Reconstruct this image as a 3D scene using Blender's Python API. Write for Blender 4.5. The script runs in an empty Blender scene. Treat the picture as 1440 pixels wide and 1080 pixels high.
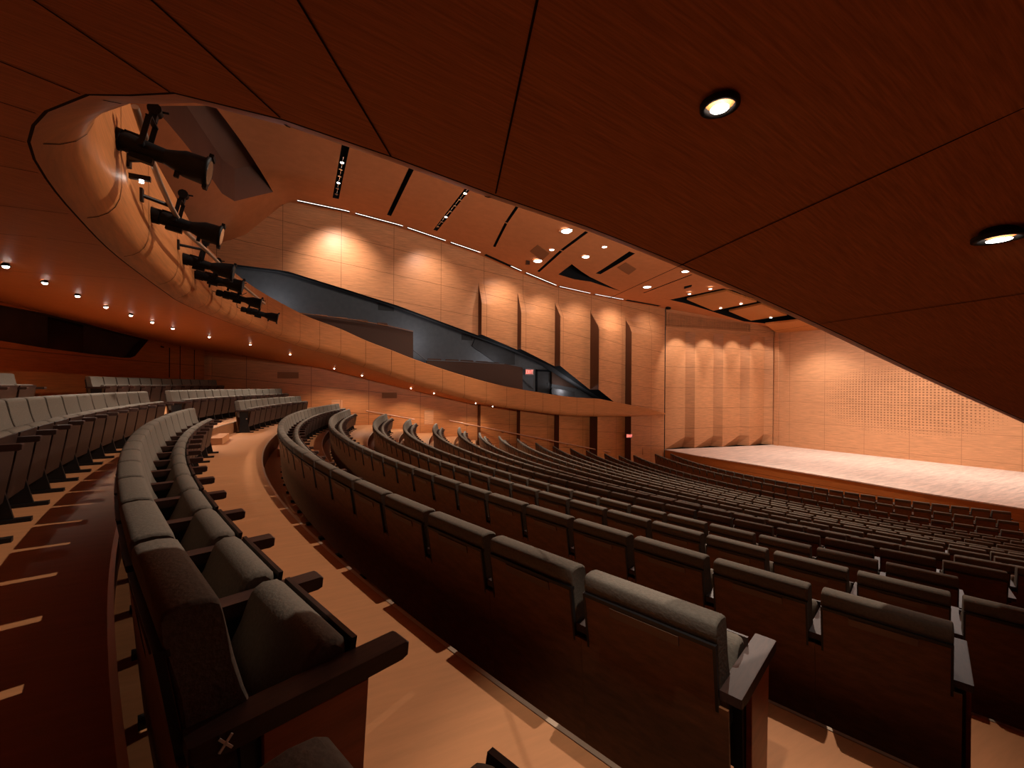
import bpy, math, random
from mathutils import Vector, Matrix
from mathutils.geometry import delaunay_2d_cdt
random.seed(7)
PI = math.pi
C = bpy.context.scene.collection

# ------------------------------------------------------------------ frame of reference
# x = u : along the hall towards the stage, y = v : towards the house-left wall, z : up, camera eye at the origin
F, Y0 = 600.0, 544.0
ROLL = math.radians(.4)
A = math.radians(63)
SU, CU = math.sin(A), math.cos(A)

def ray(px, py):
    x, y = px - 720, py - 540
    c, s = math.cos(ROLL), math.sin(ROLL)
    x, y = c*x + s*y, -s*x + c*y + 540 - Y0
    S, T = x/F, -y/F
    return Vector((S*SU + CU, -S*CU + SU, T))

def proj(p):
    X = p[0]*SU - p[1]*CU; Y = p[0]*CU + p[1]*SU
    if Y < .05: return None
    x = F*X/Y; y = Y0 - 540 - F*p[2]/Y
    c, s = math.cos(ROLL), math.sin(ROLL)
    return (720 + c*x - s*y, 540 + s*x + c*y, Y)

def interp(x, xs, ys):
    if x <= xs[0]: return ys[0] + (x - xs[0])*(ys[1] - ys[0])/(xs[1] - xs[0])
    for i in range(len(xs) - 1):
        if x <= xs[i+1]:
            return ys[i] + (x - xs[i])*(ys[i+1] - ys[i])/(xs[i+1] - xs[i])
    return ys[-1] + (x - xs[-1])*(ys[-1] - ys[-2])/(xs[-1] - xs[-2])

def hitf(px, py, fn, lo=.3, hi=60):
    """distance along the line of sight where it meets fn(point)=0"""
    d = ray(px, py); prev = None; n = 1200
    for i in range(n + 1):
        t = lo + (hi - lo)*i/n
        g = fn(d*t)
        if prev is not None and (g > 0) != (prev > 0):
            a, b = t - (hi - lo)/n, t
            for _ in range(30):
                m = (a + b)/2
                if (fn(d*m) > 0) == (prev > 0): a = m
                else: b = m
            return d*((a + b)/2)
        prev = g
    return d*hi

# ------------------------------------------------------------------ mesh helpers
class MB:
    def __init__(s): s.v = []; s.f = []; s.m = []; s.sm = []
    def add(s, vs, fs, mi=0, smooth=False):
        b = len(s.v); s.v += [tuple(p) for p in vs]
        for f in fs: s.f.append([b + i for i in f]); s.m.append(mi); s.sm.append(smooth)
    def box(s, c, d, mi=0, rot=None):
        x, y, z = d[0]/2, d[1]/2, d[2]/2
        vs = [Vector((i*x, j*y, k*z)) for i in (-1, 1) for j in (-1, 1) for k in (-1, 1)]
        if rot is not None: vs = [rot @ p for p in vs]
        vs = [p + Vector(c) for p in vs]
        s.add(vs, [(0,1,3,2),(4,6,7,5),(0,4,5,1),(2,3,7,6),(0,2,6,4),(1,5,7,3)], mi)
    def prism(s, prof, y0, y1, mi=0, bev=0, smooth=False):
        """profile in the xz plane pushed along y, with optional rounded ends"""
        n = len(prof)
        cx = sum(p[0] for p in prof)/n; cz = sum(p[1] for p in prof)/n
        if bev > 0:
            def shr(k):
                out = []
                for (x, z) in prof:
                    dx, dz = cx - x, cz - z; L = math.hypot(dx, dz) or 1
                    out.append((x + dx/L*k, z + dz/L*k))
                return out
            rings = [(y0, shr(bev)), (y0 + bev*.3, shr(bev*.3)), (y0 + bev, prof), (y1 - bev, prof), (y1 - bev*.3, shr(bev*.3)), (y1, shr(bev))]
        else: rings = [(y0, prof), (y1, prof)]
        vs = [(x, y, z) for y, pr in rings for x, z in pr]; fs = []
        for r in range(len(rings) - 1):
            for i in range(n):
                j = (i + 1) % n
                fs.append((r*n + i, r*n + j, (r+1)*n + j, (r+1)*n + i))
        s.add(vs, fs, mi, smooth)
        L = (len(rings) - 1)*n
        s.add([vs[i] for i in range(n)], [tuple(reversed(range(n)))], mi)
        s.add([vs[L + i] for i in range(n)], [tuple(range(n))], mi)
    def tube(s, pts, r, seg=10, mi=0, radii=None, caps=True):
        pts = [Vector(p) for p in pts]; n = len(pts); vs = []
        for i, p in enumerate(pts):
            d = (pts[min(i+1, n-1)] - pts[max(i-1, 0)]).normalized()
            up = Vector((0,0,1)) if abs(d.z) < .95 else Vector((1,0,0))
            a = d.cross(up).normalized(); b = d.cross(a).normalized()
            rr = radii[i] if radii else r
            for k in range(seg):
                t = 2*PI*k/seg
                vs.append(p + a*math.cos(t)*rr + b*math.sin(t)*rr)
        fs = []
        for i in range(n - 1):
            for k in range(seg):
                l = (k+1) % seg
                fs.append((i*seg + k, i*seg + l, (i+1)*seg + l, (i+1)*seg + k))
        s.add(vs, fs, mi, True)
        if caps:
            s.add(vs[:seg], [tuple(reversed(range(seg)))], mi); s.add(vs[-seg:], [tuple(range(seg))], mi)
    def quad(s, a, b, c, d, mi=0): s.add([a, b, c, d], [(0,1,2,3)], mi)
    def mesh(s, name, mats):
        me = bpy.data.meshes.new(name)
        me.from_pydata(s.v, [], s.f)
        for m in mats: me.materials.append(m)
        me.polygons.foreach_set('material_index', s.m)
        me.polygons.foreach_set('use_smooth', s.sm)
        me.update(); return me
    def build(s, name, mats, parent=None, loc=None):
        if not isinstance(mats, (list, tuple)): mats = [mats]
        o = bpy.data.objects.new(name, s.mesh(name, mats)); C.objects.link(o)
        if parent is not None: o.parent = parent
        if loc is not None: o.location = loc
        return o

def struct(o): o['kind'] = 'structure'; return o
def tag(o, label, cat, group=None):
    o['label'] = label; o['category'] = cat
    if group: o['group'] = group
    return o
def empty(name, loc=(0,0,0), rz=0):
    o = bpy.data.objects.new(name, None); C.objects.link(o)
    o.location = loc; o.rotation_euler = (0, 0, rz); o.empty_display_size = .1
    return o

# ------------------------------------------------------------------ materials
def nodes_of(name):
    m = bpy.data.materials.new(name); m.use_nodes = True
    nt = m.node_tree; b = nt.nodes['Principled BSDF']
    return m, nt, b
def N(nt, t, **kw):
    n = nt.nodes.new(t)
    for k, v in kw.items(): setattr(n, k, v)
    return n
def L(nt, a, b): nt.links.new(a, b)
def math_node(nt, op, a, b=None, c=None):
    n = N(nt, 'ShaderNodeMath', operation=op)
    for i, v in enumerate((a, b, c)):
        if v is None: continue
        if isinstance(v, (int, float)): n.inputs[i].default_value = v
        else: L(nt, v, n.inputs[i])
    return n.outputs[0]

def plain(name, col, rough=.6, spec=.3, metal=0, noise=0, scale=30, bump=0):
    m, nt, b = nodes_of(name)
    b.inputs['Base Color'].default_value = (*col, 1)
    b.inputs['Roughness'].default_value = rough
    b.inputs['Specular IOR Level'].default_value = spec
    b.inputs['Metallic'].default_value = metal
    if noise or bump:
        tc = N(nt, 'ShaderNodeTexCoord'); nz = N(nt, 'ShaderNodeTexNoise')
        nz.inputs['Scale'].default_value = scale; nz.inputs['Detail'].default_value = 3
        L(nt, tc.outputs['Object'], nz.inputs['Vector'])
        if noise:
            r = N(nt, 'ShaderNodeValToRGB')
            r.color_ramp.elements[0].position = .3; r.color_ramp.elements[1].position = .75
            r.color_ramp.elements[0].color = (*[c*(1-noise) for c in col], 1)
            r.color_ramp.elements[1].color = (*[min(1, c*(1+noise)) for c in col], 1)
            L(nt, nz.outputs['Fac'], r.inputs['Fac']); L(nt, r.outputs['Color'], b.inputs['Base Color'])
        if bump:
            bp = N(nt, 'ShaderNodeBump'); bp.inputs['Strength'].default_value = bump
            bp.inputs['Distance'].default_value = .01
            L(nt, nz.outputs['Fac'], bp.inputs['Height']); L(nt, bp.outputs['Normal'], b.inputs['Normal'])
    return m

def wood(name, col, grain=(.35, .35, 14), amt=.22, hseam=None, vseam=None, slope=0.0, rough=.5, spec=.25, vaxis='X', seamcol=.35, dots=None, soff=0.0, dark=(.55,.45,.4)):
    """veneer with stretched grain; hseam = panel height, vseam = panel width, slope = drop of seams per metre"""
    m, nt, b = nodes_of(name)
    tc = N(nt, 'ShaderNodeTexCoord'); mp = N(nt, 'ShaderNodeMapping')
    mp.inputs['Scale'].default_value = grain
    L(nt, tc.outputs['Object'], mp.inputs['Vector'])
    nz = N(nt, 'ShaderNodeTexNoise'); nz.inputs['Scale'].default_value = 3.0
    nz.inputs['Detail'].default_value = 5; nz.inputs['Roughness'].default_value = .65
    L(nt, mp.outputs['Vector'], nz.inputs['Vector'])
    r = N(nt, 'ShaderNodeValToRGB')
    r.color_ramp.elements[0].position = .32; r.color_ramp.elements[1].position = .68
    r.color_ramp.elements[0].color = (*[c*(1-amt*k*2) for c, k in zip(col, dark)], 1)
    r.color_ramp.elements[1].color = (*[min(1, c*(1+amt*.5)) for c in col], 1)
    L(nt, nz.outputs['Fac'], r.inputs['Fac'])
    colr = r.outputs['Color']
    sp = N(nt, 'ShaderNodeSeparateXYZ'); L(nt, tc.outputs['Object'], sp.inputs[0])
    ax = sp.outputs[vaxis]; z = sp.outputs['Z']
    masks = []
    if hseam:
        zz = math_node(nt, 'ADD', z, math_node(nt, 'MULTIPLY', ax, slope))
        fr = math_node(nt, 'FRACT', math_node(nt, 'DIVIDE', math_node(nt, 'ADD', zz, 100 + soff), hseam))
        masks.append(math_node(nt, 'LESS_THAN', fr, .022/hseam))
    if vseam:
        fr = math_node(nt, 'FRACT', math_node(nt, 'DIVIDE', math_node(nt, 'ADD', ax, 100), vseam))
        masks.append(math_node(nt, 'LESS_THAN', fr, .022/vseam))
    for k in masks:
        mx = N(nt, 'ShaderNodeMix', data_type='RGBA')
        L(nt, k, mx.inputs['Factor']); L(nt, colr, mx.inputs['A'])
        mx.inputs['B'].default_value = (*[c*seamcol for c in col], 1)
        colr = mx.outputs['Result']
    if dots:
        cy, cz, wy, wz, pitch = dots       # pierced field of small square openings fading towards its rim
        ya = sp.outputs['Y']
        fy = math_node(nt, 'FRACT', math_node(nt, 'DIVIDE', math_node(nt, 'ADD', ya, 100), pitch))
        fz = math_node(nt, 'FRACT', math_node(nt, 'DIVIDE', math_node(nt, 'ADD', z, 100), pitch))
        dy = math_node(nt, 'DIVIDE', math_node(nt, 'SUBTRACT', ya, cy), wy)
        dz = math_node(nt, 'DIVIDE', math_node(nt, 'SUBTRACT', z, cz), wz)
        rad = math_node(nt, 'ADD', math_node(nt, 'POWER', math_node(nt, 'ABSOLUTE', dy), 2.6), math_node(nt, 'POWER', math_node(nt, 'ABSOLUTE', dz), 2.6))
        size = math_node(nt, 'MULTIPLY', math_node(nt, 'SUBTRACT', 1.0, rad), .62)
        size = math_node(nt, 'MINIMUM', size, .5)
        k = math_node(nt, 'MULTIPLY', math_node(nt, 'LESS_THAN', fy, size), math_node(nt, 'LESS_THAN', fz, size))
        mx = N(nt, 'ShaderNodeMix', data_type='RGBA')
        L(nt, k, mx.inputs['Factor']); L(nt, colr, mx.inputs['A'])
        mx.inputs['B'].default_value = (*[c*.42 for c in col], 1)
        colr = mx.outputs['Result']
    L(nt, colr, b.inputs['Base Color'])
    b.inputs['Roughness'].default_value = rough
    b.inputs['Specular IOR Level'].default_value = spec
    return m

def emit(name, col, s):
    m, nt, b = nodes_of(name)
    b.inputs['Base Color'].default_value = (*col, 1)
    b.inputs['Emission Color'].default_value = (*col, 1)
    b.inputs['Emission Strength'].default_value = s
    return m

WOOD = (.56, .235, .098)
M = {}
M['wall_up'] = wood('veneer_upper_wall', WOOD, (.5, .5, 9), .3, hseam=1.35, vseam=2.55, slope=.10, rough=.42, soff=.4)
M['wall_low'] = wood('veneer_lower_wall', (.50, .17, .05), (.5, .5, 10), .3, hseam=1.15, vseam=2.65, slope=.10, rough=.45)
M['wall_back'] = wood('veneer_stage_wall', (.60, .285, .135), (.5, .5, 9), .25, hseam=1.55, vseam=2.3, vaxis='Y', rough=.5, dots=(12.9, -.7, 4.9, 2.5, .17), seamcol=.6, soff=.2)
M['wall_side'] = wood('veneer_stage_side', (.58, .26, .115), (.5, .5, 9), .28, hseam=1.52, rough=.45, soff=.3)
M['wall_rear'] = wood('veneer_rear_wall', (.46, .14, .035), (.5, .5, 12), .25, hseam=1.2, rough=.5, vaxis='Y')
M['soffit'] = wood('veneer_soffit', (.56, .19, .062), (1.2, 34, 8), .28, rough=.5, spec=.1, dark=(.5,.5,.5))
M['nose'] = wood('veneer_balcony_front', (.52, .19, .06), (.5, .5, 14), .25, rough=.45)
M['seam'] = plain('seam_shadow_gap', (.03, .012, .006), .9, .1)
M['ceiling'] = plain('ceiling_plaster', (.54, .20, .075), .75, .15, noise=.06, scale=3)
M['rib'] = wood('ribbed_reflector', (.55, .20, .055), (.5, 60, 1), .35, rough=.5)
M['black'] = plain('black_void', (.008, .008, .009), .9, .1)
M['dgrey'] = plain('dark_grey_paint', (.045, .042, .042), .85, .2, noise=.1, scale=4)
M['brownblk'] = plain('dark_brown_panel', (.06, .03, .02), .8, .2)
M['grey'] = plain('grey_paint', (.11, .11, .115), .85, .2, noise=.08, scale=4)
M['recess'] = plain('plum_recess', (.17, .085, .06), .6, .3, noise=.15, scale=.6)
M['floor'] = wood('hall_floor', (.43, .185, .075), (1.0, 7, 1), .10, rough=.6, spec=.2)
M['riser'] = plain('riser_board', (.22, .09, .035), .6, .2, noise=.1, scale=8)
M['nosing'] = plain('nosing_strip', (.55, .40, .28), .35, .5, .6)
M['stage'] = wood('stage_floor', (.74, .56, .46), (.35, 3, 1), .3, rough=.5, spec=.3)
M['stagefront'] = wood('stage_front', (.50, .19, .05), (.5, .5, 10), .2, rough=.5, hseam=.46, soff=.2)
M['fabric'] = plain('olive_grey_mohair', (.135, .112, .088), .95, .1, noise=.12, scale=90, bump=.2)
M['shell'] = wood('chair_back_veneer', (.17, .068, .026), (1, 3, 9), .3, rough=.5, spec=.3)
M['pan'] = wood('seat_pan_dark_veneer', (.028, .012, .008), (1, 3, 9), .3, rough=.5, spec=.3)
M['return'] = plain('painted_shade_return', (.10, .035, .014), .7, .2)  # shade of the rear-facing bay returns, put into their colour
M['endpanel'] = wood('red_brown_end_panel', (.30, .07, .02), (1, 3, 9), .3, rough=.4, spec=.3)
M['trim'] = plain('black_edge_trim', (.012, .010, .010), .45, .4)
M['plate'] = plain('seat_plate', (.13, .075, .05), .4, .4, .3)
M['arm'] = wood('dark_stained_armrest', (.045, .020, .014), (4, 30, 10), .35, rough=.5, spec=.25)
M['metal'] = plain('dark_metal', (.012, .011, .011), .5, .4, .3)
M['bolt'] = plain('bright_bolt', (.6, .58, .55), .3, .5, .9)
M['white'] = plain('white_tape', (.8, .78, .74), .6, .3)
M['lamp'] = emit('downlight_lamp', (1, .93, .82), 22)
M['lampbig'] = emit('cove_lamp', (1, .90, .80), 1.6)
M['lampcell'] = emit('slot_lamp', (1, .95, .88), 6)
M['chrome'] = plain('chrome_reflector', (.7, .66, .62), .2, .5, 1)
M['spotblack'] = plain('black_lantern_paint', (.006, .006, .007), .55, .15)
M['pipe'] = plain('galvanised_pipe', (.45, .36, .28), .4, .5, .7)
M['glass'] = plain('lantern_lens', (.06, .045, .03), .15, .5, 0)
M['booth'] = plain('booth_glass', (.012, .008, .007), .12, .5)
M['boothwall'] = plain('booth_surround', (.05, .026, .02), .7, .2, noise=.2, scale=2)
M['grille'] = plain('vent_grille', (.26, .10, .04), .7, .2)
M['exit'] = emit('exit_letters', (1, .18, .14), 3.0)
M['exitbox'] = plain('exit_box', (.55, .35, .32), .5, .3)
M['red'] = plain('red_exit_plate', (.8, .25, .2), .5, .3)
M['rail'] = plain('handrail_wood', (.42, .19, .10), .4, .4)
M['louver'] = wood('louver_slat', (.55, .22, .08), (.5, .5, 9), .2)

# ------------------------------------------------------------------ generic surface with holes
def inpoly(x, y, poly):
    c = False; j = len(poly) - 1
    for i in range(len(poly)):
        xi, yi = poly[i]; xj, yj = poly[j]
        if (yi > y) != (yj > y) and x < (xj - xi)*(y - yi)/(yj - yi) + xi: c = not c
        j = i
    return c

def subdivide_loop(poly, step):
    out = []
    for i in range(len(poly)):
        a, b = poly[i], poly[(i+1) % len(poly)]
        n = max(1, int(math.hypot(b[0]-a[0], b[1]-a[1])/step))
        out += [(a[0] + (b[0]-a[0])*k/n, a[1] + (b[1]-a[1])*k/n) for k in range(n)]
    return out

def surf(name, outer, holes, fn, step, mat, smooth=True):
    loops = [subdivide_loop(outer, step)] + [subdivide_loop(h, step) for h in holes]
    pts = []; edges = []
    for lp in loops:
        b = len(pts); pts += lp
        edges += [(b + i, b + (i+1) % len(lp)) for i in range(len(lp))]
    xs = [p[0] for p in outer]; ys = [p[1] for p in outer]
    a = min(xs) + step*.53
    while a < max(xs):
        b_ = min(ys) + step*.47
        while b_ < max(ys):
            if inpoly(a, b_, outer) and not any(inpoly(a, b_, h) for h in holes): pts.append((a, b_))
            b_ += step
        a += step
    r = delaunay_2d_cdt([Vector(p) for p in pts], edges, [], 0, 1e-5)
    vs, fs = r[0], r[2]
    mb = MB(); mb.v = [tuple(fn(p[0], p[1])) for p in vs]
    for f in fs:
        cx = sum(vs[i][0] for i in f)/len(f); cy = sum(vs[i][1] for i in f)/len(f)
        if not inpoly(cx, cy, outer) or any(inpoly(cx, cy, h) for h in holes): continue
        mb.f.append(list(f)); mb.m.append(0); mb.sm.append(smooth)
    return mb.build(name, mat)

# ------------------------------------------------------------------ seating geometry
H = {-2: -.18, -1: .15, 0: .45, 1: .83, 2: 1.10, 3: 1.35, 4: 1.63, 5: 1.89, 6: 2.15, 7: 2.46, 8: 2.69, 9: 2.92, 10: 3.17, 11: 3.43, 12: 3.66, 13: 3.90, 14: 4.12, 15: 4.33, 16: 4.40, 17: 4.44, 18: 4.51}
ENDU = {1: 1.54, 2: 2.84, 3: 4.05, 4: 5.15, 5: 6.49, 6: 7.72, 7: 8.86, 8: 10.03, 9: 11.18, 10: 12.34, 11: 13.5, 12: 14.79, 13: 16.03, 14: 17.33, 15: 18.5, 16: 19.83, 17: 21.67, 18: 23.05}
# row -> (radius, centre u, centre v, seat pitch, angle of a known gap between seats)
ROW = {-2: (28.4, 23.6, 10, .56, 0), -1: (27.0, 24.2, 10, .57, 0), 0: (26.5, 24.72, 10.0, .56, 0),
       1: (28.24, 27.94, 10.47, .621, -.3208), 2: (33.01, 33.86, 11.76, .561, -.3216), 3: (29.18, 31.29, 11.08, .537, -.3287),
       4: (27.23, 30.48, 11.36, .529, -.2738), 16: (18.32, 36.23, 13.22, .527, -.2357), 17: (17.42, 37.07, 13.17, .527, -.4585), 18: (14.26, 35.29, 13.88, .549, -.6161)}
for k in range(5, 16):
    w = (k - 4)/12
    V = 11.36 + w*(13.22 - 11.36); u0 = 3.25 + w*(17.91 - 3.25)
    s_, d_ = 21.3 - V, ENDU[k] - u0
    r_ = (s_*s_ + d_*d_)/(2*d_)
    ROW[k] = (r_, u0 + r_, V, .528, -.25 + random.random()*.02)

def UK(k, v, off=.0):
    r, uc, V = ROW[k][:3]; r += off
    lim = .62*r; x = v - V
    if abs(x) < lim: return uc - math.sqrt(r*r - x*x)
    b = uc - math.sqrt(r*r - lim*lim)
    return b + (abs(x) - lim)*lim/math.sqrt(r*r - lim*lim)
def zf(k): return -(H[k] + .88)
KS = list(range(-2, 19))
VW, VR = 22.6, -2.8          # house-left and house-right wall
def rear_u(v): return 23.5 - math.sqrt(29.8**2 - (v - 10)**2)

# ------------------------------------------------------------------ ceilings as functions of the plan
FU = [-12, -6.2, -4.4, -2, -.4, 1.1, 1.5, 2.2, 4.7, 8.9, 24, 30]; FZ = [2.9, 1.9, 1.58, 1.3, 1.06, .84, .76, .56, -.06, -1.0, -1.9, -2.2]
def fsof(u): return interp(u, FU, FZ)
GU = [-9, -3.2, -2.56, -2.02, -.39, 2.17, 4.78, 7.09, 9.32, 11.8, 14.47, 17.22, 20.25, 23.94, 40]
GZ = [5.6, 6.17, 6.43, 6.77, 8.61, 8.53, 8.29, 7.91, 7.54, 6.88, 6.25, 6.05, 5.92, 5.78, 4.3]
def gceil(u, v):
    arc = 30 - math.sqrt(max(1, 900 - (v - 10)**2))
    sh = .72*(2.77 - arc)
    w = max(0, min(1, (4 - u)/4.4))
    return interp(u + sh*w, GU, GZ)
def on_ceiling(px, py): return hitf(px, py, lambda p: p.z - gceil(p.x, p.y), 1, 60)
def on_wall(px, py, v=VW):
    d = ray(px, py); return d*(v/d.y)
def on_z(px, py, z):
    d = ray(px, py); return d*(z/d.z)

# ================================================================== SETTING
# ---- floor terraces
NV = 90
vs_ = [VR + (VW - VR)*i/NV for i in range(NV + 1)]
OFF = .17
mb = MB()
for k in KS:
    z = zf(k)
    back = [(rear_u(v) - .05 if k == -2 else UK(k, v, (.25 if k == 1 else OFF) if k > 0 else .02)) for v in vs_]
    if k == 18: front = [25.0 for v in vs_]
    else: front = [UK(k+1, v, (.25 if k == 0 else OFF) if k+1 > 0 else .02) for v in vs_]
    b = len(mb.v)
    for i in range(NV):
        mb.quad((back[i], vs_[i], z), (front[i], vs_[i], z), (front[i+1], vs_[i+1], z), (back[i+1], vs_[i+1], z), 0)
        if k < 18:
            z2 = zf(k+1)
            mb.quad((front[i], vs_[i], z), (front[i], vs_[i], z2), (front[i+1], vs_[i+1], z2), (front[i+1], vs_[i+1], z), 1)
            mb.quad((front[i]-.018, vs_[i], z+.004), (front[i]+.006, vs_[i], z+.004), (front[i+1]+.006, vs_[i+1], z+.004), (front[i+1]-.018, vs_[i+1], z+.004), 2)
            mb.quad((front[i]+.006, vs_[i], z+.004), (front[i]+.006, vs_[i], z-.012), (front[i+1]+.006, vs_[i+1], z-.012), (front[i+1]+.006, vs_[i+1], z+.004), 2)
struct(mb.build('floor', [M['floor'], M['riser'], M['nosing']]))

# ---- stage
ZS = -4.46
edge_px = [(935, 632), (980, 640.5), (1060, 653), (1180, 672.5), (1300, 693), (1440, 715)]
edge = [on_z(x, y, ZS) for x, y in edge_px]
edge = [Vector((e.x, e.y, 0)) for e in edge]
edge.append(Vector((edge[-1].x + .6, VR, 0)))
SC = on_z(1087, 625.5, ZS)           # far left corner of the stage
B2 = on_z(1440, 664, ZS)             # point on the foot of the back wall
bd = (B2 - SC); bd.z = 0; bd.normalize()
BR = SC + bd*((SC.y - VR)/(-bd.y))
mb = MB()
poly = [(e.x, e.y, ZS) for e in edge] + [(BR.x, BR.y, ZS), (SC.x, SC.y, ZS)]
mb.add(poly, [tuple(range(len(poly)))], 0)
for a, b in zip(edge, edge[1:]):
    mb.quad((a.x-.03, a.y, ZS+.004), (b.x-.03, b.y, ZS+.004), (b.x-.03, b.y, ZS-.05), (a.x-.03, a.y, ZS-.05), 0)
    mb.quad((a.x-.03, a.y, ZS+.004), (a.x+.02, a.y, ZS+.004), (b.x+.02, b.y, ZS+.004), (b.x-.03, b.y, ZS+.004), 0)
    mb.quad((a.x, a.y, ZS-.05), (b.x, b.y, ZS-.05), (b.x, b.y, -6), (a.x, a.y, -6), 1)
struct(mb.build('floor', [M['stage'], M['stagefront']]))

# ---- back wall of the stage
mb = MB()
n = 24
for i in range(n):
    a = SC + (BR - SC)*(i/n); b = SC + (BR - SC)*((i+1)/n)
    mb.quad((a.x, a.y, ZS), (b.x, b.y, ZS), (b.x, b.y, 5.2), (a.x, a.y, 5.2))
struct(mb.build('wall_back', M['wall_back']))
mb = MB()
p = SC + bd*.28
mb.box((p.x - .07, p.y, (ZS+4.7)/2), (.12, .30, 4.7-ZS))
struct(mb.build('trim_1', M['wall_back']))

# ---- left wall of the stage: four saw-tooth bays with louvres above
S0 = Vector((23.95, 22.6, 0)); S1 = Vector((SC.x, SC.y, 0))
xs_ = [935.5, 977, 1016.5, 1054, 1087]
def side_at(px):
    d = ray(px, 560); e = S1 - S0
    det = d.x*(-e.y) + e.x*d.y
    t = (S0.x*(-e.y) + e.x*S0.y)/det
    return Vector((d.x*t, d.y*t, 0))
sn = (S1 - S0).normalized(); out = Vector((-sn.y, sn.x, 0))
if out.y < 0: out = -out
bx = [side_at(x) for x in xs_]
for i in range(4):
    a, b = bx[i], bx[i+1]; Ln = (b - a).length
    m_ = a + (b-a)*.80 + out*.42
    ztop = 4.2 - .02*i; zt2 = ztop + .78 - .1*i
    mb = MB()
    zz = [ZS, ZS+.8] + [ZS + .8 + (ztop-ZS-.8)*j/6 for j in range(1, 7)]
    for z1, z2 in zip(zz, zz[1:]):
        k1 = .0 if z1 == ZS else 1; k2 = 1
        m1 = a + (b-a)*.80 + out*(.42 if k1 else .72); m2 = m_
        mb.quad((a.x, a.y, z1), (m1.x, m1.y, z1), (m2.x, m2.y, z2), (a.x, a.y, z2))
        mb.quad((m1.x, m1.y, z1), (b.x, b.y, z1), (b.x, b.y, z2), (m2.x, m2.y, z2))
    lbp = [459, 461.5, 464, 466.7, 469.5]; ltp = [439, 445.5, 451, 456.7, 462]
    def zat(p, px, py):
        d = ray(px, py); return d.z*(p.x*d.x + p.y*d.y)/(d.x*d.x + d.y*d.y)
    la, lb_ = zat(a, xs_[i], lbp[i]), zat(b, xs_[i+1], lbp[i+1]); ta, tb = zat(a, xs_[i], ltp[i]), zat(b, xs_[i+1], ltp[i+1])
    mb.add([(a.x, a.y, ztop), (m_.x, m_.y, ztop), (b.x, b.y, ztop)], [(0,1,2)])
    q = out*.22; f_ = -out*.02
    def band(o1, za1, zb1, za2, zb2, mi=0):
        mb.quad((a.x+o1.x, a.y+o1.y, za1), (b.x+o1.x, b.y+o1.y, zb1), (b.x+o1.x, b.y+o1.y, zb2), (a.x+o1.x, a.y+o1.y, za2), mi)
    band(q, la, lb_, ta, tb, 1)
    band(f_, min(la, ztop)-.05, min(lb_, ztop)-.05, la, lb_)
    band(f_, ta, tb, gceil(a.x, 20)+.4, gceil(b.x, 20)+.4)
    if i < 3:
        ns = 22
        for j in range(ns):
            t_ = (j+.5)/ns; p = a + (b-a)*t_; zl = la + (lb_-la)*t_; zh = ta + (tb-ta)*t_
            mb.box((p.x, p.y, (zl+zh)/2), (.06, .16, zh-zl), 0)
    else: band(f_, la, lb_, ta, tb)
    struct(mb.build('wall_stage_left', [M['wall_side'], M['brownblk']]))

# ---- house-left wall (upper part above the balcony, saw-tooth bays towards the stage)
BU = [9.32, 11.85, 14.5, 17.25, 20.25, 23.95]
APEX = [5.9, 5.6, 5.25, 4.95, 4.65]; CREASE = [4.7, 4.45, 4.35, 3.8, 3.9]; DM = [.5, .48, .62, .9, .6]
bot = [on_wall(x, y) for x, y in [(300, 368), (403, 381), (490, 408), (560, 430), (668, 470), (728, 492), (780, 515), (825, 545), (868, 571)]]
BOTU = [-9] + [p.x for p in bot] + [20.25, 24]; BOTZ = [bot[0].z + 1.2] + [p.z for p in bot] + [-1.45, -1.6]
def zbot(u): return interp(u, BOTU, BOTZ)
def bay_of(u):
    for i in range(5):
        if BU[i] <= u <= BU[i+1]: return i
    return None
def ddepth(i, z):
    t = (APEX[i] - z)/(APEX[i] - CREASE[i]); t = max(0, min(1, t))
    return DM[i]*t
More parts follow.
